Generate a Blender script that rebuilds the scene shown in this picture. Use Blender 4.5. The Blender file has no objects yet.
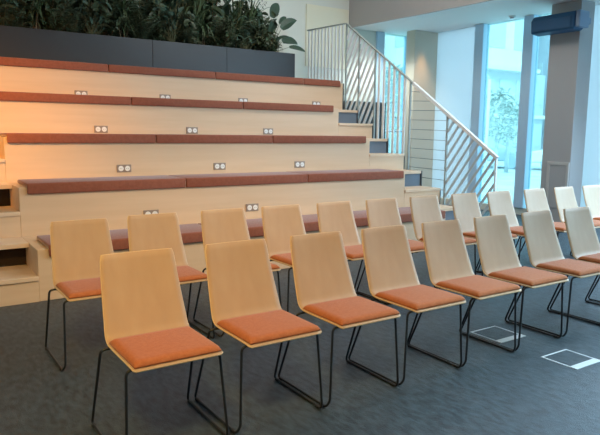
import bpy, bmesh, math, random
from mathutils import Vector, Matrix
random.seed(7)
SC = bpy.context.scene
COL = SC.collection
PI = math.pi

# ------------------------------------------------------------------ helpers
def link(name, bm, mat=None, parent=None, loc=None, smooth=False, bevel=0, seg=2, recalc=True):
    if recalc: bmesh.ops.recalc_face_normals(bm, faces=bm.faces)
    me = bpy.data.meshes.new(name); bm.to_mesh(me); bm.free()
    if mat is not None:
        for m in (mat if isinstance(mat, (list, tuple)) else [mat]): me.materials.append(m)
    if smooth:
        for p in me.polygons: p.use_smooth = True
    o = bpy.data.objects.new(name, me); COL.objects.link(o)
    if parent: o.parent = parent
    if loc: o.location = loc
    if bevel:
        b = o.modifiers.new('bevel', 'BEVEL'); b.width = bevel; b.segments = seg; b.limit_method = 'ANGLE'
        b.angle_limit = math.radians(40)
    return o
def tag(o, label, cat, group=None, kind=None):
    o['label'] = label; o['category'] = cat
    if group: o['group'] = group
    if kind: o['kind'] = kind
    return o
def thing(name, label, cat, loc=(0, 0, 0), rotz=0, group=None):
    o = bpy.data.objects.new(name, None); COL.objects.link(o)
    o.location = loc; o.rotation_euler = (0, 0, rotz); o.empty_display_size = .1
    return tag(o, label, cat, group)
def struct(name, bm, mat, parent=None, bevel=0, **k):
    o = link(name, bm, mat, parent, bevel=bevel, **k)
    if parent is None: o['kind'] = 'structure'
    return o
def dup(root, loc, label, rotz=0):
    r = root.copy(); COL.objects.link(r); r.location = loc; r.rotation_euler = (0, 0, rotz); r['label'] = label
    for ch in root.children:
        c = ch.copy(); COL.objects.link(c); c.parent = r
        for g in ch.children:
            d = g.copy(); COL.objects.link(d); d.parent = c
    return r
def box(bm, x0, x1, y0, y1, z0, z1, mi=0):
    v = [bm.verts.new(p) for p in ((x0,y0,z0),(x1,y0,z0),(x1,y1,z0),(x0,y1,z0),(x0,y0,z1),(x1,y0,z1),(x1,y1,z1),(x0,y1,z1))]
    for f in ((0,3,2,1),(4,5,6,7),(0,1,5,4),(1,2,6,5),(2,3,7,6),(3,0,4,7)):
        fa = bm.faces.new([v[i] for i in f]); fa.material_index = mi
    return v
def B(*boxes):
    bm = bmesh.new()
    for b in boxes: box(bm, *b)
    return bm
def bar(bm, a, b, w, t, up=Vector((0, 0, 1))):
    """rectangular bar from a to b, width w across, thickness t along 'up' crossed"""
    a, b = Vector(a), Vector(b); d = (b - a).normalized()
    s = d.cross(up)
    if s.length < 1e-4: s = d.cross(Vector((1, 0, 0)))
    s.normalize(); u = s.cross(d).normalized()
    vs = []
    for p in (a, b):
        for i, j in ((-1,-1),(1,-1),(1,1),(-1,1)): vs.append(bm.verts.new(p + s*(i*w/2) + u*(j*t/2)))
    for f in ((0,1,2,3),(7,6,5,4),(0,4,5,1),(1,5,6,2),(2,6,7,3),(3,7,4,0)): bm.faces.new([vs[i] for i in f])
def fillet(pts, r, n=5):
    pts = [Vector(p) for p in pts]; out = [pts[0]]
    for i in range(1, len(pts) - 1):
        p, a, b = pts[i], pts[i-1], pts[i+1]
        da, db = (a - p), (b - p); rr = min(r, da.length*.45, db.length*.45)
        s, e = p + da.normalized()*rr, p + db.normalized()*rr
        for k in range(n + 1):
            t = k/n; out.append(s*(1-t)**2 + p*2*t*(1-t) + e*t*t)
    out.append(pts[-1]); return out
def tube(bm, pts, r, n=8):
    pts = [Vector(p) for p in pts]; rings = []; prev = None
    rad = r if callable(r) else (lambda t: r)
    for i, p in enumerate(pts):
        d = (pts[min(i+1, len(pts)-1)] - pts[max(i-1, 0)]).normalized()
        if prev is None:
            s = d.cross(Vector((0, 0, 1)))
            if s.length < .05: s = d.cross(Vector((1, 0, 0)))
        else: s = prev - d*prev.dot(d)
        s.normalize(); prev = s; u = d.cross(s); R = rad(i/max(1, len(pts)-1))
        rings.append([bm.verts.new(p + (s*math.cos(2*PI*k/n) + u*math.sin(2*PI*k/n))*R) for k in range(n)])
    for a, b in zip(rings, rings[1:]):
        for k in range(n): bm.faces.new((a[k], a[(k+1) % n], b[(k+1) % n], b[k]))
    bm.faces.new(rings[0][::-1]); bm.faces.new(rings[-1])
def disc(bm, c, r, h, axis, n=20):
    c = Vector(c); a = Vector(axis).normalized(); s = a.orthogonal().normalized(); u = a.cross(s)
    lo = [bm.verts.new(c + (s*math.cos(2*PI*k/n) + u*math.sin(2*PI*k/n))*r) for k in range(n)]
    hi = [bm.verts.new(v.co + a*h) for v in lo]
    for k in range(n): bm.faces.new((lo[k], lo[(k+1) % n], hi[(k+1) % n], hi[k]))
    bm.faces.new(lo[::-1]); bm.faces.new(hi)
def prism(bm, poly, x0, x1, axis='x'):
    """polygon in the (y,z) plane swept along x"""
    a = [bm.verts.new((x0, y, z)) for y, z in poly]; b = [bm.verts.new((x1, y, z)) for y, z in poly]
    n = len(poly)
    for k in range(n): bm.faces.new((a[k], a[(k+1) % n], b[(k+1) % n], b[k]))
    bm.faces.new(a[::-1]); bm.faces.new(b)

# ------------------------------------------------------------------ materials
def mat(name, col, rough=.5, spec=.5, metal=0, noise=None, bump=None, **k):
    m = bpy.data.materials.new(name); m.use_nodes = True
    nt = m.node_tree; b = nt.nodes['Principled BSDF']
    b.inputs['Base Color'].default_value = (*col, 1); b.inputs['Roughness'].default_value = rough
    b.inputs['Specular IOR Level'].default_value = spec; b.inputs['Metallic'].default_value = metal
    for kk, v in k.items(): b.inputs[kk.replace('_', ' ')].default_value = v
    co = nt.nodes.new('ShaderNodeTexCoord')
    if noise:   # (scale xyz, second colour, detail)
        sc, c2, lo, hi = noise
        mp = nt.nodes.new('ShaderNodeMapping'); mp.inputs['Scale'].default_value = sc
        nz = nt.nodes.new('ShaderNodeTexNoise'); nz.inputs['Scale'].default_value = 1; nz.inputs['Detail'].default_value = 5
        rp = nt.nodes.new('ShaderNodeValToRGB')
        rp.color_ramp.elements[0].position = lo; rp.color_ramp.elements[0].color = (*col, 1)
        rp.color_ramp.elements[1].position = hi; rp.color_ramp.elements[1].color = (*c2, 1)
        nt.links.new(co.outputs['Object'], mp.inputs['Vector']); nt.links.new(mp.outputs[0], nz.inputs['Vector'])
        nt.links.new(nz.outputs[0], rp.inputs[0]); nt.links.new(rp.outputs[0], b.inputs['Base Color'])
    if bump:
        sc, st = bump
        n2 = nt.nodes.new('ShaderNodeTexNoise'); n2.inputs['Scale'].default_value = sc; n2.inputs['Detail'].default_value = 3
        bp = nt.nodes.new('ShaderNodeBump'); bp.inputs['Strength'].default_value = st; bp.inputs['Distance'].default_value = .004
        nt.links.new(co.outputs['Object'], n2.inputs['Vector']); nt.links.new(n2.outputs[0], bp.inputs['Height'])
        nt.links.new(bp.outputs[0], b.inputs['Normal'])
    return m
M = {}
M['carpet'] = mat('charcoal carpet', (.019, .031, .040), .44, .6, noise=((34, 13, 20), (.054, .082, .104), .34, .66), bump=(150, .9))
M['birch'] = mat('pale birch plywood', (.68, .485, .325), .5, .3, noise=((.9, 14, 14), (.73, .53, .365), .35, .7))
M['birch_top'] = mat('birch tread', (.72, .53, .37), .45, .3, noise=((.9, 14, 14), (.76, .57, .41), .35, .7))
M['brownstep'] = mat('dark brown step riser', (.040, .026, .018), .7, .2)  # dark tone imitates the shade inside the left steps
M['greystep'] = mat('grey step carpet', (.16, .20, .25), .8, .2, bump=(90, .5))
M['nosing'] = mat('step side trim', (.055, .05, .05), .5)
M['veneer'] = mat('chair beech veneer', (.485, .305, .172), .46, .4, noise=((16, 16, 1.6), (.525, .34, .197), .3, .75))
M['plyedge'] = mat('chair ply edge', (.80, .56, .32), .5, .3)
M['pad'] = mat('orange wool seat pad', (.45, .135, .043), .8, .3, noise=((60, 60, 60), (.49, .155, .052), .4, .6), bump=(220, .35), Sheen_Weight=.22, Sheen_Roughness=.4)
M['cushion'] = mat('terracotta bench cushion', (.26, .084, .050), .85, .25, noise=((30, 30, 30), (.29, .096, .058), .4, .6), bump=(160, .3), Sheen_Weight=.35, Sheen_Roughness=.4)
M['blackmetal'] = mat('black powder coated steel', (.016, .018, .022), .38, .5)
M['glide'] = mat('black plastic glide', (.02, .02, .02), .6)
M['planter'] = mat('dark grey planter laminate', (.021, .021, .024), .42, .6)
M['soil'] = mat('potting soil', (.03, .022, .016), .95, .1, bump=(40, 1))
M['wall'] = mat('white painted wall', (.80, .81, .73), .7, .2)
M['cream'] = mat('cream wall panel', (.90, .86, .68), .7, .2)
M['ceil'] = mat('white ceiling paint', (.93, .91, .90), .8, .2)
M['bulk'] = mat('taupe bulkhead paint', (.45, .43, .42), .7, .2)
M['taupe'] = mat('taupe column paint', (.46, .445, .44), .65, .25)
M['beige'] = mat('beige column paint', (.74, .65, .53), .65, .25)
M['frame'] = mat('light blue aluminium', (.58, .78, .97), .4, .4)
M['railwhite'] = mat('white painted steel', (.86, .89, .90), .4, .4)
M['railblue'] = mat('blue grey painted steel', (.55, .64, .69), .45, .4)  # backlit shade of the lower slats put into their colour
M['railgrey'] = mat('grey green painted steel', (.36, .40, .38), .45, .4)
M['wire'] = mat('stainless cable', (.30, .30, .30), .35, .5, 1)
M['darkbox'] = mat('dark grey storage laminate', (.055, .06, .062), .6, .3)
M['spk'] = mat('loudspeaker navy black', (.02, .085, .18), .55, .4)
M['bracket'] = mat('grey blue bracket', (.22, .29, .40), .5, .4)
M['outlet'] = mat('brushed bronze outlet plate', (.30, .23, .19), .4, .5)
M['white'] = mat('white plastic', (.85, .82, .80), .4, .4)
M['steel'] = mat('brushed steel frame', (.72, .76, .78), .3, .5)
M['hole'] = mat('socket hole', (.05, .04, .04), .6)
def leafmat(n, a, b): return mat(n, a, .45, .35, noise=((5, 5, 5), b, .35, .65))
M['leafA'] = leafmat('deep green leaf', (.036, .054, .026), (.06, .085, .038))
M['leafB'] = leafmat('mid green leaf', (.06, .09, .042), (.09, .125, .055))
M['leafC'] = leafmat('grey green leaf', (.07, .10, .06), (.11, .145, .08))
M['leafD'] = leafmat('blue green broad leaf', (.045, .085, .06), (.06, .11, .075))
M['stem'] = mat('pale green stem', (.16, .15, .07), .6, .3)
M['cane'] = mat('brown cane', (.16, .11, .06), .8, .2)
# glass: clear with a weak sheen, slightly cyan
def glass():
    m = bpy.data.materials.new('window glass'); m.use_nodes = True; nt = m.node_tree; nt.nodes.clear()
    out = nt.nodes.new('ShaderNodeOutputMaterial'); tr = nt.nodes.new('ShaderNodeBsdfTransparent'); tr.inputs[0].default_value = (.61, .79, .80, 1)
    gl = nt.nodes.new('ShaderNodeBsdfGlossy'); gl.inputs['Roughness'].default_value = .02
    mx = nt.nodes.new('ShaderNodeMixShader'); mx.inputs[0].default_value = .06
    nt.links.new(tr.outputs[0], mx.inputs[1]); nt.links.new(gl.outputs[0], mx.inputs[2]); nt.links.new(mx.outputs[0], out.inputs[0]); return m
M['glass'] = glass()
def frosted():
    m = bpy.data.materials.new('frosted white film'); m.use_nodes = True; nt = m.node_tree; nt.nodes.clear()
    out = nt.nodes.new('ShaderNodeOutputMaterial'); tl = nt.nodes.new('ShaderNodeBsdfTranslucent'); tl.inputs[0].default_value = (.71, .80, .84, 1)
    df = nt.nodes.new('ShaderNodeBsdfDiffuse'); df.inputs[0].default_value = (.75, .80, .82, 1)
    mx = nt.nodes.new('ShaderNodeMixShader'); mx.inputs[0].default_value = .45
    nt.links.new(tl.outputs[0], mx.inputs[1]); nt.links.new(df.outputs[0], mx.inputs[2]); nt.links.new(mx.outputs[0], out.inputs[0]); return m
M['frost'] = frosted()
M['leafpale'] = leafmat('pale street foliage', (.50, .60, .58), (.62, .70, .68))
M['pave'] = mat('pale paving', (.66, .69, .70), .8, .2, noise=((.6, .6, .6), (.80, .81, .81), .4, .6))
M['bldA'] = mat('white glazed cladding', (.86, .90, .90), .5, .3)
M['bldB'] = mat('blue grey facade', (.50, .60, .70), .6, .3)
M['bldC'] = mat('grey blue podium', (.58, .66, .70), .6, .3)
M['bldW'] = mat('building window glass', (.60, .72, .77), .2, .5)
M['slab'] = mat('pale slab edge', (.82, .86, .86), .6, .3)

# ------------------------------------------------------------------ survey constants
Y0, D = 5.112, .733
T = [.425 + .441*i for i in range(5)]           # tread heights
YI = [Y0 + D*i for i in range(6)]
XL, XR = .90, 5.56                               # bench ends
XSL, XSR = .22, 6.215                            # outer ends of stairs
FX, BY, SZ, CZ = 9.1, 9.5, 3.38, 4.7             # facade, back wall, soffit, ceiling

# ------------------------------------------------------------------ room shell
struct('floor', B((-3.2, 9.3, -6, 9.7, -.2, 0)), M['carpet'])
# back wall with its window opening
struct('wall_back', B((-3.2, 8.08, BY, BY+.2, 0, CZ), (9.02, 9.3, BY, BY+.2, 0, SZ), (8.08, 9.02, BY, BY+.2, SZ, CZ), (8.08, 9.02, BY, BY+.2, 0, .12)), M['wall'])
struct('wall_front', B((-3.2, 9.3, -6.2, -6, 0, CZ)), M['wall'])
struct('wall_left', B((-3.2, -3.0, -6, BY, 0, CZ)), M['wall'])
struct('ceiling', B((-3.2, 7.7, -6, BY+.2, CZ, CZ+.15)), M['ceil'])
# lower ceiling strip along the glazing, with the taupe bulkhead that closes it towards the room
bm = bmesh.new()
def slab(bm, pts, z0, z1):
    lo = [bm.verts.new((x, y, z0)) for x, y in pts]; hi = [bm.verts.new((x, y, z1)) for x, y in pts]; n = len(pts)
    for k in range(n): bm.faces.new((lo[k], lo[(k+1) % n], hi[(k+1) % n], hi[k]))
    bm.faces.new(lo[::-1]); bm.faces.new(hi)
slab(bm, [(7.43, BY), (7.58, 7.6), (7.63, 6.3), (7.65, 4), (7.65, -6), (9.3, -6), (9.3, BY)], SZ, SZ+.12)
struct('ceiling_soffit', bm, M['ceil'])
bm = bmesh.new()
slab(bm, [(7.395, BY), (7.55, 7.6), (7.60, 6.3), (7.62, 4), (7.62, -6), (7.65, -6), (7.65, 4), (7.63, 6.3), (7.58, 7.6), (7.425, BY)], SZ, CZ)
struct('trim_1', bm, M['bulk'])
struct('trim_2', B((6.40, 7.37, BY-.03, BY, 2.6, 3.70)), M['cream'])
# glazing: window bays
def bay_x(name, y0, y1, pane='glass', fw=.0):      # bay in the right facade
    w = struct(name, B((FX+.05, FX+.07, y0, y1, .12, SZ)), M[pane])
    return w
struct('wall_right', B((FX-.02, FX+.2, -6, 8.875, 0, .12), (FX-.02, FX+.2, 9.12, BY, 0, .12), (FX-.02, FX+.2, 9.12, BY, .12, SZ), (FX-.02, FX+.2, -6, -5.4, .12, SZ)), M['wall'])
bay_x('window_1', 7.85, 8.875, 'frost')
w2 = bay_x('window_2', 6.80, 7.65)
w3 = bay_x('window_3', 5.90, 6.60)
bay_x('window_4', 4.22, 5.90, 'frost')
ys = [4.02, 2.92, 2.82, 1.72, 1.62, .52, .42, -.68, -.78, -1.88, -1.98, -3.08, -3.18, -4.28]
for k in range(7): bay_x('window_%d' % (k+5), ys[2*k+1], ys[2*k])
for k, (a, b) in enumerate([(7.65, 7.85), (6.60, 6.80), (4.02, 4.22)] + [(ys[2*k+2], ys[2*k+1]) for k in range(6)] + [(-5.4, -4.28)]):
    m_ = struct('trim_%d' % (k+3), B((FX-.06, FX+.12, a, b, .12, SZ)), M['frame'], bevel=.012)
wb = struct('window_12', B((8.28, 8.95, BY+.06, BY+.08, .12, SZ)), M['glass'])
link('window_frame', B((8.08, 8.28, BY-.04, BY+.14, .12, SZ), (8.95, 9.02, BY-.04, BY+.14, .12, SZ), (8.28, 8.95, BY, BY+.12, .12, .2), (8.28, 8.95, BY+.03, BY+.1, 1.42, 1.46)), M['frame'], wb, bevel=.01)
# columns
c1 = struct('column', B((8.60, 8.95, 5.475, 5.975, 0, SZ)), M['taupe'], bevel=.01)
link('access_panel', B((8.585, 8.60, 5.53, 5.81, 0.25, .925)), M['taupe'], c1, bevel=.004)
link('panel_frame', B((8.575, 8.60, 5.485, 5.53, .2, .975), (8.575, 8.60, 5.81, 5.86, .2, .975), (8.575, 8.60, 5.53, 5.81, .925, .975)), mat('panel frame paint', (.58, .55, .52), .5), c1, bevel=.004)
struct('column_beige', B((8.54, 9.275, 8.88, 9.12, 0, SZ)), M['beige'], bevel=.01).name = 'column'

# ------------------------------------------------------------------ tiered seating
seat = thing('tiered_seating', 'pale birch stepped seating of five tiers with stairs at both ends', 'bleachers')
for i in range(5):
    ya, yb = YI[i] + .03, (YI[i+1] + .03 if i < 4 else 9.42)
    x1 = XR if i < 4 else 6.19
    x0 = XL if i < 4 else XSL - .3
    link('seating_tier', B((x0, x1, ya, yb, 0, T[i])), M['birch'], seat, bevel=.006)
    if i == 4:
        link('side_trim', B((6.19, 6.215, ya, ya + .5, T[3], T[4])), M['nosing'], seat); continue
    ym = ya + D/2
    for s, (a, b) in enumerate(((XSL - .3, XL), (XR, XSR))):
        h = T[i] - .215
        # half step in birch with its tread, then the full step with a grey carpet riser, at left set back and darkened as a shaded void
        hs = link('half_step', B((a, b, ya, ym + (0 if s else .15), 0, h - .035)), M['birch'], seat)
        link('step_tread', B((a, b, ya - .015, ym + (.02 if s else .16), h - .035, h)), M['birch_top'], hs, bevel=.004)
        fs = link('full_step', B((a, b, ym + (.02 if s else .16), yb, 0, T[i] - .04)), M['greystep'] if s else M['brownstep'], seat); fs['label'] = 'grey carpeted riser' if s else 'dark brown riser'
        link('step_tread', B((a, b, ym, yb, T[i] - .04, T[i])), M['birch_top'], fs, bevel=.004)
        if s: link('side_trim', B((XSR, XSR + .02, ya, yb, 0, h - .01), (XSR, XSR + .02, ym, yb, 0, T[i])), M['nosing'], seat)

# bench cushions: pad on the tread with a front lip that hangs over the edge
tier_words = ['lowest tier behind the chairs', 'second tier from the floor', 'third tier from the floor', 'fourth tier from the floor', 'top tier below the dark planters']
def cushion(i, x0, x1, label):
    o = bmesh.new(); y = YI[i]; t = T[i] + .001
    prism(o, [(y, t - .062), (y + .026, t - .062), (y + .026, t), (y + .52, t), (y + .52, t + .037), (y, t + .037)], x0 + .003, x1 - .003)
    ob = link('bench_cushion', o, M['cushion'], None, bevel=.014, seg=3, smooth=True)
    tag(ob, label, 'cushion', 'bench cushions on the tiers')
L = 1.518
starts = [.98, .963, .924, .897, .85]
ends = ['left end', 'middle', 'right end']
for i in range(5):
    for k in range(3):
        w = ends[k] if i < 4 else ['left end', 'second from the left', 'third from the left'][k]
        cushion(i, starts[i] + k*L, starts[i] + (k+1)*L, 'terracotta cushion on the %s, %s' % (tier_words[i], w))
cushion(4, starts[4] + 3*L, 6.126, 'short terracotta bench cushion at the right end of the top tier by the railing')

# double power sockets on the risers
sk = thing('power_socket', '', 'power socket', group='double power sockets on the risers')
link('plate', B((-.08, .08, -.008, 0, -.042, .042)), M['outlet'], sk, bevel=.004)
for s in (-1, 1):
    o = bmesh.new(); disc(o, (s*.036, -.008, 0), .029, .005, (0, -1, 0))
    r = link('socket', o, M['white'], sk, bevel=.002)
    o = bmesh.new()
    for q in (-1, 1): disc(o, (s*.036 + q*.0095, -.0128, 0), .0035, .001, (0, -1, 0), 8)
    link('pin_holes', o, M['hole'], r)
ordn = ['first', 'second', 'third', 'fourth']
SOCK = {4: (1.837, [2.02, 3.135, 4.34, 5.66], 'riser just below the top cushions'), 3: (1.395, [2.05, 3.205, 4.338], 'riser between the third and fourth tiers'),
        2: (.972, [2.08, 3.233, 4.382], 'riser between the second and third tiers'), 1: (.552, [2.11, 3.269], 'riser just behind the lowest cushions')}
firstsock = True
for i, (z, xs, wd) in SOCK.items():
    for k, x in enumerate(xs):
        lab = 'white double socket on the %s, %s from left' % (wd, ordn[k])
        p = (x, YI[i] + .03, z)
        if firstsock: sk.location = p; sk['label'] = lab; firstsock = False
        else: dup(sk, p, lab)

# ------------------------------------------------------------------ planters and plants
PY0, PY1, PZ0, PZ1 = 8.58, 9.18, T[4], 2.665
pj = [-.30, 3.16, 4.335, 5.58]
pw = ['longest, at the left', 'in the middle', 'at the right end']
for k in range(3):
    a, b = pj[k] + .0012, pj[k+1] - .0012
    t = thing('planter_box', 'dark grey planter box on the top tier, %s' % pw[k], 'planter', (a, PY0, PZ0), group='planter boxes on the top tier')
    w, d, h, th = b - a, PY1 - PY0, PZ1 - PZ0, .02
    link('trough', B((0, w, 0, th, 0, h), (0, w, d - th, d, 0, h), (0, th, th, d - th, 0, h), (w - th, w, th, d - th, 0, h), (th, w - th, th, d - th, 0, .02)), M['planter'], t, bevel=.003)
    link('soil', B((th, w - th, th, d - th, .02, h - .05)), M['soil'], t)

def blade(bm, base, dirn, length, width, droop, n=6, prof=None, fold=.25, up=Vector((0, 0, 1))):
    """curved leaf along dirn bending down by droop"""
    base = Vector(base); d = Vector(dirn).normalized(); p = base.copy(); rows = []
    for k in range(n + 1):
        t = k/n
        w = width*(prof(t) if prof else math.sin(PI*min(1, t*.94 + .06))**.8)
        s = d.cross(up)
        if s.length < .05: s = Vector((1, 0, 0))
        s.normalize(); u = s.cross(d)
        if k == n: rows.append([bm.verts.new(p)])
        else: rows.append([bm.verts.new(p - s*w/2 + u*w*fold), bm.verts.new(p), bm.verts.new(p + s*w/2 + u*w*fold)])
        p = p + d*(length/n); d = (d + Vector((0, 0, -droop/n))).normalized()
    for a, b in zip(rows, rows[1:]):
        if len(b) == 3:
            bm.faces.new((a[0], a[1], b[1], b[0])); bm.faces.new((a[1], a[2], b[2], b[1]))
        else:
            bm.faces.new((a[0], a[1], b[0])); bm.faces.new((a[1], a[2], b[0]))
    return p
rnd = random.uniform
def rdir(elev0, elev1, front=0):
    az = rnd(0, 2*PI); el = math.radians(rnd(elev0, elev1))
    v = Vector((math.cos(az)*math.cos(el), math.sin(az)*math.cos(el), math.sin(el)))
    if front and v.y > 0 and random.random() < front: v.y = -v.y
    return v
def spine(base, d, length, droop, n=8):
    pts = [Vector(base)]; d = d.normalized()
    for k in range(n):
        pts.append(pts[-1] + d*(length/n)); d = (d + Vector((0, 0, -droop/n))).normalized()
    return pts
def fern(size):
    lf, st = bmesh.new(), bmesh.new()
    for k in range(17):
        pts = spine((rnd(-.04, .04), rnd(-.04, .04), 0), rdir(40, 82, .5), size*rnd(.7, 1.1), rnd(.9, 1.9), 12)
        tube(st, pts, lambda t: .004*(1 - .7*t), 5)
        for j in range(2, 12):
            p = pts[j]; tg = (pts[j+1] - pts[j]).normalized() if j < 12 else tg
            s = tg.cross(Vector((0, 0, 1))).normalized()
            ll = size*.17*math.sin(PI*(j/13)**.8)
            for q in (-1, 1): blade(lf, p, s*q + tg*.45 + Vector((0, 0, -.1)), ll + .02, .028, .4, 3)
    return lf, st
def broad(size):
    lf, st = bmesh.new(), bmesh.new()
    for k in range(20):
        pts = spine((rnd(-.05, .05), rnd(-.05, .05), 0), rdir(50, 85, .5), size*rnd(.45, 1.0), rnd(.4, 1.0), 6)
        tube(st, pts, lambda t: .006*(1 - .4*t), 5)
        dd = (pts[-1] - pts[-2]).normalized(); dd = (dd + rdir(-20, 25, .7)*.9).normalized(); uv = Vector((rnd(-.7, .7), rnd(-.7, .7), .7))
        blade(lf, pts[-1], dd, rnd(.17, .27), rnd(.11, .17), rnd(.5, 1.3), 7, lambda t: (1 - t)**.6*min(1, (t*6 + .3))**.6, .12, uv)
    return lf, st
def strap(size):
    lf, st = bmesh.new(), bmesh.new()
    for c in range(3):
        pts = spine((rnd(-.1, .1), rnd(-.08, .08), 0), rdir(72, 88), size*rnd(.3, .6), .1, 5)
        tube(st, pts, .012, 6)
        for k in range(24):
            blade(lf, pts[-1] - Vector((0, 0, rnd(0, .12))), rdir(15, 80, .4), rnd(.34, .58)*size*1.2, .030, rnd(.8, 2.2), 7, lambda t: min(1, t*5 + .4)*(1 - t**3), .2)
    return lf, st
def bushy(size):
    lf, st = bmesh.new(), bmesh.new()
    for k in range(13):
        pts = spine((rnd(-.03, .03), rnd(-.03, .03), 0), rdir(45, 88, .4), size*rnd(.6, 1.1), rnd(.1, .6), 8)
        tube(st, pts, lambda t: .006*(1 - .6*t), 5)
        for j in range(2, 9):
            for q in range(3):
                blade(lf, pts[j] + rdir(-30, 30)*.02, rdir(-20, 50, .4), rnd(.09, .15), rnd(.045, .075), rnd(.3, 1), 4, None, .2, Vector((rnd(-.8, .8), rnd(-.8, .8), .6)))
    return lf, st
KIND = {'fern': (fern, 'feathery fern', 'leafC', 'stem'), 'broad': (broad, 'broad-leaved plant', 'leafD', 'stem'),
        'strap': (strap, 'strap-leaved dracaena', 'leafB', 'cane'), 'bushy': (bushy, 'small-leaved bushy plant', 'leafA', 'cane')}
protos = {}
for kd in KIND:
    protos[kd] = []
    for v in range(2):
        f, words_, lm, sm = KIND[kd]
        lf, st = f(.72)
        a = link('leaves', lf, M[lm], recalc=False); b = link('stems', st, M[sm], smooth=True)
        for me in (a.data, b.data):       # keep the habit upright: draw far-reaching tips inwards
            for vv in me.vertices:
                r_ = math.hypot(vv.co.x, vv.co.y)
                if r_ > 1e-4:
                    q_ = .34*math.tanh(r_/.34)/r_; vv.co.x *= q_; vv.co.y *= q_
        protos[kd].append((a.data, b.data)); bpy.data.objects.remove(a); bpy.data.objects.remove(b)
used = {}
PB = ['longest planter', 'longest planter', 'middle planter', 'right end planter']
pp = [.80, 1.98, 3.16, 4.335, 5.58]
NUM = ['first', 'second', 'third', 'fourth', 'fifth', 'sixth', 'seventh', 'eighth', 'ninth', 'tenth']
NAME = {'fern': 'fern', 'broad': 'broad_leaf_plant', 'strap': 'dracaena', 'bushy': 'bushy_plant'}
def plant(kd, x, y, s, rz, label, variant=0):
    t = thing(NAME[kd], label, 'plant', (x, y, PZ1 - .055), rz, 'plants in the planter boxes'); t.scale = (s, s, s)
    for nm, me in zip(('leaves', 'stems'), protos[kd][variant]):
        o = bpy.data.objects.new(nm, me); COL.objects.link(o); o.parent = t
order = ['bushy', 'broad', 'fern', 'strap', 'bushy', 'fern', 'broad', 'bushy', 'strap', 'fern']
cnt = 0
rows = [('front', 8.72), ('middle', 8.86), ('back', 8.97)]
for k in range(4):
    a, b = pp[k], pp[k+1]
    for rname, y in rows:
        n = 5
        for j in range(n):
            x = a + (j + .5 + (.2 if rname == 'middle' else 0))*(b - a)/n + rnd(-.04, .04)
            if k == 3 and x > 5.15: continue
            kd = order[cnt % 10]; cnt += 1
            sc = {'front': rnd(.62, .85), 'middle': rnd(1.0, 1.25), 'back': rnd(1.4, 1.75)}[rname]
            lab = '%s in the %s row of the %s, %s along' % (KIND[kd][1], rname, PB[k], NUM[j + (5 if k == 1 else 0)])
            plant(kd, x, y, sc, rnd(0, 6.28), lab, cnt % 2)
        # keep the row spacing even
# the open-leaved plant at the right end: named leaves reaching out past the box
lf, st = bmesh.new(), bmesh.new()
for dv, ln, ll, wd, dr in [((.62, -.1, .80), .36, .30, .17, 1.0), ((.80, -.25, .55), .40, .30, .11, .6), ((.35, -.2, 1), .50, .30, .17, .8), ((-.3, -.1, 1), .5, .3, .16, .7),
                           ((.15, .1, 1), .66, .32, .17, .9), ((-.5, -.2, .8), .42, .28, .15, .7), ((.42, .1, 1.1), .62, .2, .1, .4), ((.1, -.5, .8), .3, .26, .14, .8), ((-.1, -.3, 1), .4, .26, .15, .8)]:
    pts = spine((0, 0, 0), Vector(dv), ln, .35, 8); tube(st, pts, lambda t: .007*(1 - .5*t), 6)
    blade(lf, pts[-1], (pts[-1] - pts[-2]) + Vector((.01, 0, -.012)), ll, wd, dr, 9, lambda t: math.sin(PI*min(1, t*.9 + .1))**.7, .1, Vector((.1, -.8, .55)))
t = thing('broad_leaf_plant', 'open plant with large paddle leaves leaning over the right end of the planters', 'plant', (5.22, 8.84, PZ1 - .055), 0, 'plants in the planter boxes')
link('leaves', lf, M['leafD'], t, recalc=False); link('stems', st, M['stem'], t, smooth=True)
for nm, kd, x, y, s, lab in [('', 'bushy', 5.20, 8.74, .62, 'low bushy plant under the paddle leaves at the right end of the planters'), ('', 'strap', 5.36, 8.90, .55, 'small spiky dracaena at the right end of the planters'),
                             ('', 'bushy', 5.20, 9.02, .95, 'bushy plant behind the paddle leaves at the right end of the planters')]:
    plant(kd, x, y, s, 1.0, lab, 1)

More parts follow.
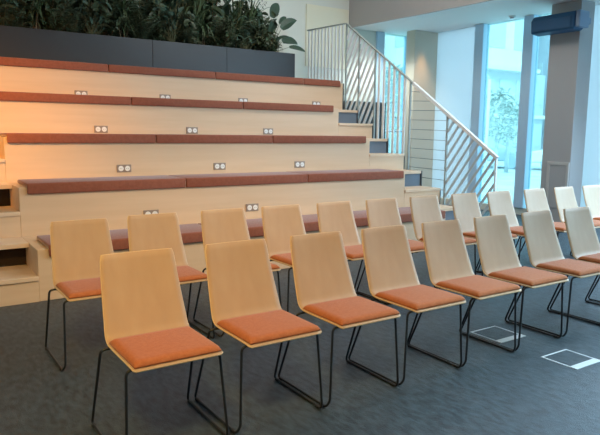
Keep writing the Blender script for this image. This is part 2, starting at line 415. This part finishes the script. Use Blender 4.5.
# ------------------------------------------------------------------ chairs
W, TW = .397, .352
def shell():
    # profile (y, z) of the upper surface, front lip to back top, with the bend
    prof = [(-.006, .432), (.004, .438), (.03, .4405), (.10, .4405), (.20, .440), (.28, .4395), (.325, .4405)]
    c0, c1, c2 = Vector((.325, .4405)), Vector((.374, .442)), Vector((.389, .49))
    for k in range(1, 7):
        t = k/6; p = c0*(1-t)**2 + c1*2*t*(1-t) + c2*t*t; prof.append((p.x, p.y))
    for k in range(1, 11):
        t = k/10; prof.append((.389 + .111*t + .006*math.sin(PI*t), .49 + .322*t))
    n = 14; bm = bmesh.new(); rows = []
    tot = len(prof); s = [0]
    for a, b in zip(prof, prof[1:]): s.append(s[-1] + math.dist(a, b))
    for i, (y, z) in enumerate(prof):
        t = max(0, (z - .46)/(.812 - .46)); hw = W/2*(1 - t) + TW/2*t
        de = s[-1] - s[i]; r = .006
        if de < r: hw -= r - math.sqrt(max(0, r*r - (r - de)**2))
        if s[i] < .012: hw -= .012 - math.sqrt(max(0, .012**2 - (.012 - s[i])**2))
        bow = .010*(t if t < 1 else 1)
        rows.append([bm.verts.new((W/2 + hw*(2*j/n - 1), y + bow*(1 - (2*j/n - 1)**2), z)) for j in range(n + 1)])
    for a, b in zip(rows, rows[1:]):
        for j in range(n): bm.faces.new((a[j], a[j+1], b[j+1], b[j]))
    o = link('seat_shell', bm, [M['veneer'], M['plyedge']], smooth=True, recalc=False)
    so = o.modifiers.new('ply', 'SOLIDIFY'); so.thickness = .009; so.offset = -1; so.material_offset_rim = 1; so.use_even_offset = True
    be = o.modifiers.new('ease', 'BEVEL'); be.width = .0016; be.segments = 1; be.limit_method = 'ANGLE'; be.angle_limit = math.radians(50); be.harden_normals = False
    return o
def pad():
    bm = bmesh.new(); nx, ny = 14, 14; top = []; x0, x1, y0, y1 = .008, W - .008, .004, .345
    zb = .4415
    def inset(i, n):   # denser towards the rim
        t = i/n; return .5 - .5*math.cos(PI*t)
    for j in range(ny + 1):
        r = []
        for i in range(nx + 1):
            u, v = inset(i, nx), inset(j, ny)
            x, y = x0 + (x1 - x0)*u, y0 + (y1 - y0)*v
            ex, ey = min(u, 1 - u)*(x1 - x0), min(v, 1 - v)*(y1 - y0)
            e = min(1, ex/.022), min(1, ey/.022)
            h = math.sqrt(max(0, 1 - (1 - e[0])**2))*math.sqrt(max(0, 1 - (1 - e[1])**2))
            r.append(bm.verts.new((x, y, zb + .006 + .019*h + .006*math.sin(PI*u)*math.sin(PI*v))))
        top.append(r)
    for a, b in zip(top, top[1:]):
        for i in range(nx): bm.faces.new((a[i], a[i+1], b[i+1], b[i]))
    rim = top[0] + [r[-1] for r in top[1:]] + top[-1][-2::-1] + [r[0] for r in top[-2:0:-1]]
    low = [bm.verts.new((v.co.x, v.co.y, zb)) for v in rim]; n = len(rim)
    for k in range(n): bm.faces.new((rim[k], rim[(k+1) % n], low[(k+1) % n], low[k]))
    bm.faces.new(low)
    return link('seat_pad', bm, M['pad'], smooth=True)
def sled(side):
    bm = bmesh.new(); r = .0066; zt = .4205
    if side < 0: xi, xf, xr, bf, br = W/2 - .01, -.012, -.030, -.031, -.033
    else: xi, xf, xr, bf, br = W/2 + .01, W + .004, W + .02, W + .049, W + .052
    pts = [(xi, .05, zt), (xf, .05, zt), (xf + (bf - xf)*(.25 if side < 0 else .9), .056, .040), (bf, .070, r + .001), (br, .525, r + .001), (xr, .345, zt), (xi, .345, zt)]
    xb = (bf, br)
    f = fillet(pts[:2] + pts[2:], .026, 5)
    tube(bm, f, r, 8)
    return link('sled_leg', bm, M['blackmetal'], smooth=True), xb
root = thing('stacking_chair', '', 'chair')
chair_parts = [shell(), pad()]
for s in (-1, 1):
    leg, xb = sled(s); chair_parts.append(leg)
    for gx, g0 in ((xb[0], .085), (xb[1], .48)):
        link('floor_glide', B((gx - .008, gx + .008, g0, g0 + .03, .0, .013)), M['glide'], leg, bevel=.002)
chair_parts.append(link('under_seat_bar', B((W/2 - .012, W/2 + .012, .04, .345, .4085, .4165), (.06, W - .06, .15, .18, .4165, .4280)), M['blackmetal'], bevel=.002))
for p in chair_parts: p.parent = root
num = ['first', 'second', 'third', 'fourth', 'fifth', 'sixth', 'seventh', 'eighth', 'ninth', 'tenth', 'eleventh', 'twelfth']
front = [(.726, 2.268), (1.250, 2.270), (1.758, 2.270), (2.263, 2.272), (2.760, 2.272), (3.257, 2.275), (3.778, 2.278), (4.29, 2.274), (4.862, 2.30)]
back = [(.752, 3.455), (1.252, 3.505), (1.79, 3.515), (2.295, 3.515), (2.812, 3.515), (3.325, 3.512), (3.843, 3.515), (4.385, 3.515), (4.89, 3.508), (5.47, 3.505), (6.0, 3.508), (6.53, 3.500)]
k = 0
for row, lst, note in (('front', front, 'in the front row'), ('back', back, 'in the rear row')):
    for j, (x, y) in enumerate(lst):
        pos = '%s from the left' % num[j]
        if row == 'front' and j == 8: pos = 'ninth, only a leg showing'
        lab = 'wood veneer chair with orange seat pad %s, %s' % (note, pos)
        rz = 0 if (row, j) != ('back', 10) else .10
        if k == 0: root.location = (x, y, 0); root['label'] = lab; c = root
        else: c = dup(root, (x, y, 0), lab)
        c['group'] = 'chairs of the %s row' % ('front' if row == 'front' else 'rear')
        k += 1

# ------------------------------------------------------------------ stair railing with its changing infill
RX = 6.27
def rz_(y): return 3.142 + (y - 8.102)*(3.142 - 1.10)/(8.102 - 5.0)     # handrail height along the stairs
rail = thing('stair_railing', 'white sloping stair railing with slats and wires beside the right hand steps', 'railing')
bm = bmesh.new(); bar(bm, (RX, 8.12, rz_(8.12)), (RX, 6.52, rz_(6.52)), .035, .022); link('handrail', bm, M['railgrey'], rail, bevel=.003)
bm = bmesh.new(); bar(bm, (RX, 6.52, rz_(6.52)), (RX, 4.985, rz_(4.985)), .045, .045); link('handrail', bm, M['railwhite'], rail, bevel=.004)
H_ = 1.38
py = [8.102, 7.761, 7.364, 6.574, 5.838, 5.0]
for i, y in enumerate(py):
    lo = max(0, rz_(y) - H_) if i < 5 else 0
    bm = B((RX - .012, RX + .012, y - .012, y + .012, lo, rz_(y))); link('post', bm, M['railgrey'] if i != 5 else M['railwhite'], rail)
ye = 8.102 + (H_ + .06 - 3.142)*(8.102 - 5.0)/(3.142 - 1.10)
bm = bmesh.new(); bar(bm, (RX, 8.1, rz_(8.1) - H_), (RX, ye, .06), .03, .05); bar(bm, (RX, ye, .06), (RX, 5.0, .06), .03, .05); link('bottom_rail', bm, M['railgrey'], rail)
def clipline(bm, y, z, sl, ya, yb, w, tk):
    """slat through (y,z), rising sl per metre towards the camera, kept under the handrail and above the bottom rail"""
    pts = []
    for q in range(0, 401):
        yy = ya + (yb - ya)*q/400; zz = z + (y - yy)*sl
        if rz_(yy) - H_ + .02 <= zz <= rz_(yy) - .015 and zz > .02: pts.append((yy, zz))
    if len(pts) > 3: bar(bm, (RX, *pts[0]), (RX, *pts[-1]), tk, w, Vector((1, 0, 0)).cross(Vector((0, pts[-1][0] - pts[0][0], pts[-1][1] - pts[0][1]))).normalized())
bm = bmesh.new()
for q in range(-14, 26): clipline(bm, 7.36 + .125*q, 2.2, 1.75, 7.375, 8.09, .045, .012)
link('diagonal_slats', bm, M['railwhite'], rail)
bm = bmesh.new()
for q in range(6):
    y = 7.27 - q*.115; box(bm, RX - .006, RX + .006, y - .022, y + .022, rz_(y) - H_ if rz_(y) > H_ else 0, rz_(y) - .01)
link('vertical_slats', bm, M['railwhite'], rail)
bm = bmesh.new()
for q in range(16):
    z = .62 + q*.135; a, b = 6.57, 5.84
    ya = a
    while rz_(ya) - .02 < z and ya < a: ya += .01
    yt = max(b, 8.102 + (z + .02 - 3.142)*(8.102 - 5.0)/(3.142 - 1.10))
    if yt < a - .05 and z > rz_(a) - H_ - .3: tube(bm, [(RX, a, z + .02), (RX, yt, z - .0)], .004, 6)
link('cable_infill', bm, M['wire'], rail)
bm = bmesh.new()
for q in range(-14, 30): clipline(bm, 5.0 + .13*q, .6, 1.35, 5.01, 5.83, .034, .010)
link('diagonal_slats', bm, M['railblue'], rail)
# level railing at the head of the stairs
r2 = thing('landing_railing', 'level white railing of upright bars at the head of the stairs beside the plants', 'railing')
ax, ay, az, bx, by, bz = 6.255, 8.125, 3.15, 6.145, 9.05, 3.15
bm = bmesh.new(); bar(bm, (ax, ay, az), (bx, by, bz), .03, .02); link('handrail', bm, M['railgrey'], r2)
for q in range(11):
    t = (q + .6)/11; x, y = ax + (bx - ax)*t, ay + (by - ay)*t
    bm = B((x - .006, x + .006, y - .018, y + .018, T[4] + .001, az - .01)); link('baluster', bm, M['railwhite'], r2)

# dark block under the landing beyond the railing
t = thing('storage_cabinet', 'dark grey cabinet standing behind the white stair railing', 'cabinet', (6.42, 8.3, 0))
link('carcass', B((0, .92, .02, 1.05, 0, 1.93)), M['darkbox'], t, bevel=.004)
for q in range(2): link('door', B((.006 + q*.458, .456 + q*.458, 0, .02, .06, 1.92)), M['darkbox'], t, bevel=.003)

# ------------------------------------------------------------------ loudspeaker, detector, floor boxes
t = thing('loudspeaker', 'navy black loudspeaker fixed to the top of the taupe column', 'loudspeaker', (8.40, 5.72, 3.04))
bm = bmesh.new()
sec = [(-.14, -.125), (.06, -.145), (.14, -.09), (.14, .10), (.05, .135), (-.10, .13), (-.15, .06)]
a = [bm.verts.new((x, -.36, z)) for x, z in sec]; b = [bm.verts.new((x, .36, z)) for x, z in sec]
n = len(sec)
for q in range(n): bm.faces.new((a[q], a[(q+1) % n], b[(q+1) % n], b[q]))
bm.faces.new(a[::-1]); bm.faces.new(b)
link('cabinet', bm, M['spk'], t, bevel=.025, seg=3)
link('grille', B((-.158, -.152, -.31, .31, -.10, .05)), mat('speaker grille', (.02, .085, .18), .6), t, bevel=.002)
link('bracket', B((-.13, .12, -.44, -.37, -.11, .13), (.14, .2, -.22, .2, -.06, .08), (.12, .2, -.42, -.2, -.05, .05)), M['bracket'], t, bevel=.02)
t = thing('smoke_detector', 'small round detector on the pale soffit above the windows', 'smoke detector', (8.868, 6.91, SZ))
bm = bmesh.new(); disc(bm, (0, 0, -.022), .055, .022, (0, 0, 1), 24); link('base', bm, M['white'], t, bevel=.004)
bm = bmesh.new(); disc(bm, (0, 0, -.04), .034, .018, (0, 0, 1), 20); link('sensor_cap', bm, mat('detector cap', (.55, .38, .36), .5), t, bevel=.004)
for y0, y1, wd in ((2.50, 2.765, 'behind the front row of chairs'), (1.955, 2.20, 'in front of the chairs')):
    x0, x1 = 3.285, 3.55
    t = thing('floor_box', 'square metal-framed floor outlet box in the carpet %s' % wd, 'floor box', (x0, y0, 0), group='floor outlet boxes')
    w, d, f = x1 - x0, y1 - y0, .012
    link('frame', B((0, w, d - f, d, 0, .004), (0, f, .05, d - f, 0, .004), (w - f, w, .05, d - f, 0, .004)), M['steel'], t, bevel=.001)
    link('lid', B((f, w - f, .05, d - f, 0, .002)), M['carpet'], t)
    link('cable_flap', B((0, w, 0, .05, 0, .005)), M['steel'], t, bevel=.001)

# ------------------------------------------------------------------ outside
struct('ground', B((9.3, 90, -40, 100, -.4, -.2), (-10, 9.3, 9.7, 100, -.4, -.2)), M['pave'])
def building(label, x0, x1, y0, y1, z0, z1, m, floors, bays, slabs=True):
    t = thing('building', label, 'building', (x0, y0, z0)); w, d, h = x1 - x0, y1 - y0, z1 - z0
    link('wall', B((0, w, 0, d, 0, h)), m, t)
    fh = h/floors
    for q in range(floors):
        bm = bmesh.new()
        for b in range(bays):
            bw = w/bays; box(bm, b*bw + bw*.15, (b+1)*bw - bw*.15, -.06, 0, q*fh + fh*.3, q*fh + fh*.82)
            bd = d/bays; box(bm, -.06, 0, b*bd + bd*.15, (b+1)*bd - bd*.15, q*fh + fh*.3, q*fh + fh*.82)
        link('window_row', bm, M['bldW'], t)
        if slabs: link('floor_band', B((-.25, w, -.25, d, q*fh - .12, q*fh + .12)), M['slab'], t)
    return t
building('white glazed building seen through the tall right hand window', 27, 36, 25.8, 40, 5.6, 22, M['bldA'], 4, 3)
building('blue grey tower seen beside the white building', 38.5, 52, 22, 34, -.2, 40, M['bldB'], 11, 5, False)
building('low grey podium seen under the white building', 27.5, 37.5, 26.2, 42, -.2, 5.48, M['bldC'], 2, 6)
building('pale office building seen through the rear window', 14, 25, 30, 44, -.2, 30, M['bldA'], 8, 5)
for q, (x, y, wd) in enumerate([(16.5, 13.6, 'near the window'), (20.5, 18.2, 'further off')]):
    t = thing('street_lamp', 'pale street lamp post standing outside %s' % wd, 'street lamp', (x, y, -.2))
    bm = bmesh.new(); tube(bm, [(0, 0, 0), (0, 0, 3.4)], .05, 10); link('post', bm, M['slab'], t, smooth=True)
    bm = bmesh.new(); tube(bm, [(0, 0, 3.4), (-.2, 0, 3.6), (-.6, 0, 3.62)], .03, 8); link('arm', bm, M['slab'], t, smooth=True)
    link('lamp_head', B((-.95, -.5, -.09, .09, 3.58, 3.66)), M['bldC'], t, bevel=.02)

def tree(x, y, h, label, seed):
    random.seed(seed)
    t = thing('street_tree', label, 'tree', (x, y, -.2), group='street trees outside')
    bm = bmesh.new(); tube(bm, [(0, 0, 0), (.05, 0, h*.3), (0, .05, h*.55)], lambda q: .09*(1 - .5*q), 8); link('trunk', bm, M['bldC'], t, smooth=True)
    bm = bmesh.new()
    for q in range(300):
        v = rdir(-60, 90); r = rnd(.3, 1)**.5*h*.26
        blade(bm, Vector((0, 0, h*.66)) + Vector((v.x*r, v.y*r, v.z*r*1.25)), rdir(-40, 60), rnd(.16, .3), rnd(.10, .16), .4, 3)
    link('crown', bm, M['leafpale'], t, recalc=False)
tree(19.5, 15.6, 3.4, 'small pale street tree outside, left of the lamp posts', 3)
tree(22.0, 17.0, 3.0, 'small pale street tree outside, right of the lamp posts', 4)
tree(15.5, 17.2, 4.2, 'taller street tree outside the rear window', 5)
def car(x, y, rz, m, label):
    t = thing('parked_car', label, 'car', (x, y, -.2), rz, 'cars parked outside')
    bm = bmesh.new(); prism(bm, [(-2.0, .35), (-2.05, .75), (-1.2, .9), (-.6, 1.38), (.9, 1.4), (1.6, .95), (2.1, .85), (2.1, .35)], -.85, .85)
    link('body', bm, m, t, bevel=.08)
    bm = bmesh.new(); prism(bm, [(-1.05, .95), (-.58, 1.32), (.86, 1.34), (1.4, .98)], -.87, .87); link('side_glass', bm, M['bldC'], t, bevel=.01)
    for yy in (-1.3, 1.3):
        for xx in (-.87, .72):
            bm = bmesh.new(); disc(bm, (xx, yy, .32), .32, .15, (1, 0, 0)); link('wheel', bm, M['bldB'], t, bevel=.02)
car(26.2, 16.2, .5, M['slab'], 'white car parked outside beyond the tall window')
car(24.6, 20.2, .5, M['bldB'], 'blue grey car parked outside beyond the lamp posts')
# ------------------------------------------------------------------ light
w = bpy.data.worlds.new('sky'); SC.world = w; w.use_nodes = True
bg = w.node_tree.nodes['Background']; bg.inputs[0].default_value = (.60, .86, 1.0, 1); bg.inputs[1].default_value = 3.6
def area(name, loc, target, size, power, col, sy=None):
    l = bpy.data.lights.new(name, 'AREA'); l.energy = power; l.color = col; l.size = size
    if sy: l.shape = 'RECTANGLE'; l.size_y = sy
    o = bpy.data.objects.new(name, l); COL.objects.link(o); o.location = loc
    o.rotation_euler = (Vector(target) - Vector(loc)).to_track_quat('-Z', 'Y').to_euler(); return o
def spot(name, loc, target, power, col, ang, blend=.6, rad=.06):
    l = bpy.data.lights.new(name, 'SPOT'); l.energy = power; l.color = col; l.spot_size = math.radians(ang); l.spot_blend = blend; l.shadow_soft_size = rad
    o = bpy.data.objects.new(name, l); COL.objects.link(o); o.location = loc
    o.rotation_euler = (Vector(target) - Vector(loc)).to_track_quat('-Z', 'Y').to_euler(); return o
WARM = (1, .62, .27)
spot('warm_wall_washer', (-.9, 4.6, 3.1), (.8, 7.7, 1.25), 720, (1, .46, .08), 56, .9, .25)
spot('warm_room_lamp', (-.7, .2, 4.0), (1.2, 3.2, .8), 820, (1, .61, .15), 54, 1, .4)
spot('ceiling_spot_tiers', (3.0, 1.8, 4.5), (2.4, 6.2, .5), 330, (1, .74, .42), 56, .9, .5)  # added fill aimed at the tiers, keeps the left floor dim
spot('ceiling_spot_aisle', (4.4, .2, 4.5), (3.2, 1.25, 0), 900, (.55, .84, 1), 46, 1, .4)  # extra cool spot added to lift the floor on the right
area('ceiling_panel_room', (6.0, 2.2, 4.6), (5.8, 2.6, 0), 1.6, 95, (.92, .96, 1), 1.0)  # fill added overhead for the chairs and floor at right
area('ceiling_panel_stairs', (5.0, 6.0, 4.6), (5.4, 7.8, 1.0), 1.8, 100, (1, .98, .93), 1.2)  # invented overhead fill for right risers, planters and back wall
area('window_daylight', (9.0, -1.2, 1.8), (2, 2.4, .9), 5.4, 85, (.62, .78, 1), 2.8)  # area light added inside the glass to supplement daylight
area('window_daylight_near', (8.9, 2.6, 1.9), (6.8, 2.4, 0), 2.6, 310, (.54, .77, 1), 2.8)  # second daylight boost, added for the right hand floor
spot('soffit_downlight', (7.85, 8.75, 3.34), (7.85, 9.3, 0), 120, (.9, 1, .98), 110, .9)  # unseen spot added to brighten the wall under the soffit
spot('column_downlight', (8.72, 8.66, 3.33), (8.80, 8.86, 0), 50, (1, .55, .2), 50, .9)
sun = bpy.data.lights.new('sun', 'SUN'); sun.energy = 2.6; sun.angle = .05; sun.color = (1, .98, .94)
so_ = bpy.data.objects.new('sun', sun); COL.objects.link(so_); so_.rotation_euler = Vector((.62, .5, -.6)).to_track_quat('-Z', 'Y').to_euler()

# ------------------------------------------------------------------ camera
cam = bpy.data.cameras.new('camera'); co = bpy.data.objects.new('camera', cam); COL.objects.link(co); SC.camera = co
R_ = Vector((0.83321837, -0.55283935, 0.01076102)); U_ = Vector((0.06684116, 0.1200209, 0.99051867)); F_ = Vector((0.54888925, 0.82459907, -0.13695604))
co.matrix_world = Matrix(((R_.x, U_.x, -F_.x, 0), (R_.y, U_.y, -F_.y, 0), (R_.z, U_.z, -F_.z, 1.3714), (0, 0, 0, 1)))
cam.sensor_width = 36; cam.lens = 36.469; cam.clip_start = .05; cam.clip_end = 300
SC.view_settings.view_transform = 'Standard'; SC.view_settings.look = 'None'; SC.view_settings.gamma = 1
SC.view_settings.exposure = 0.0
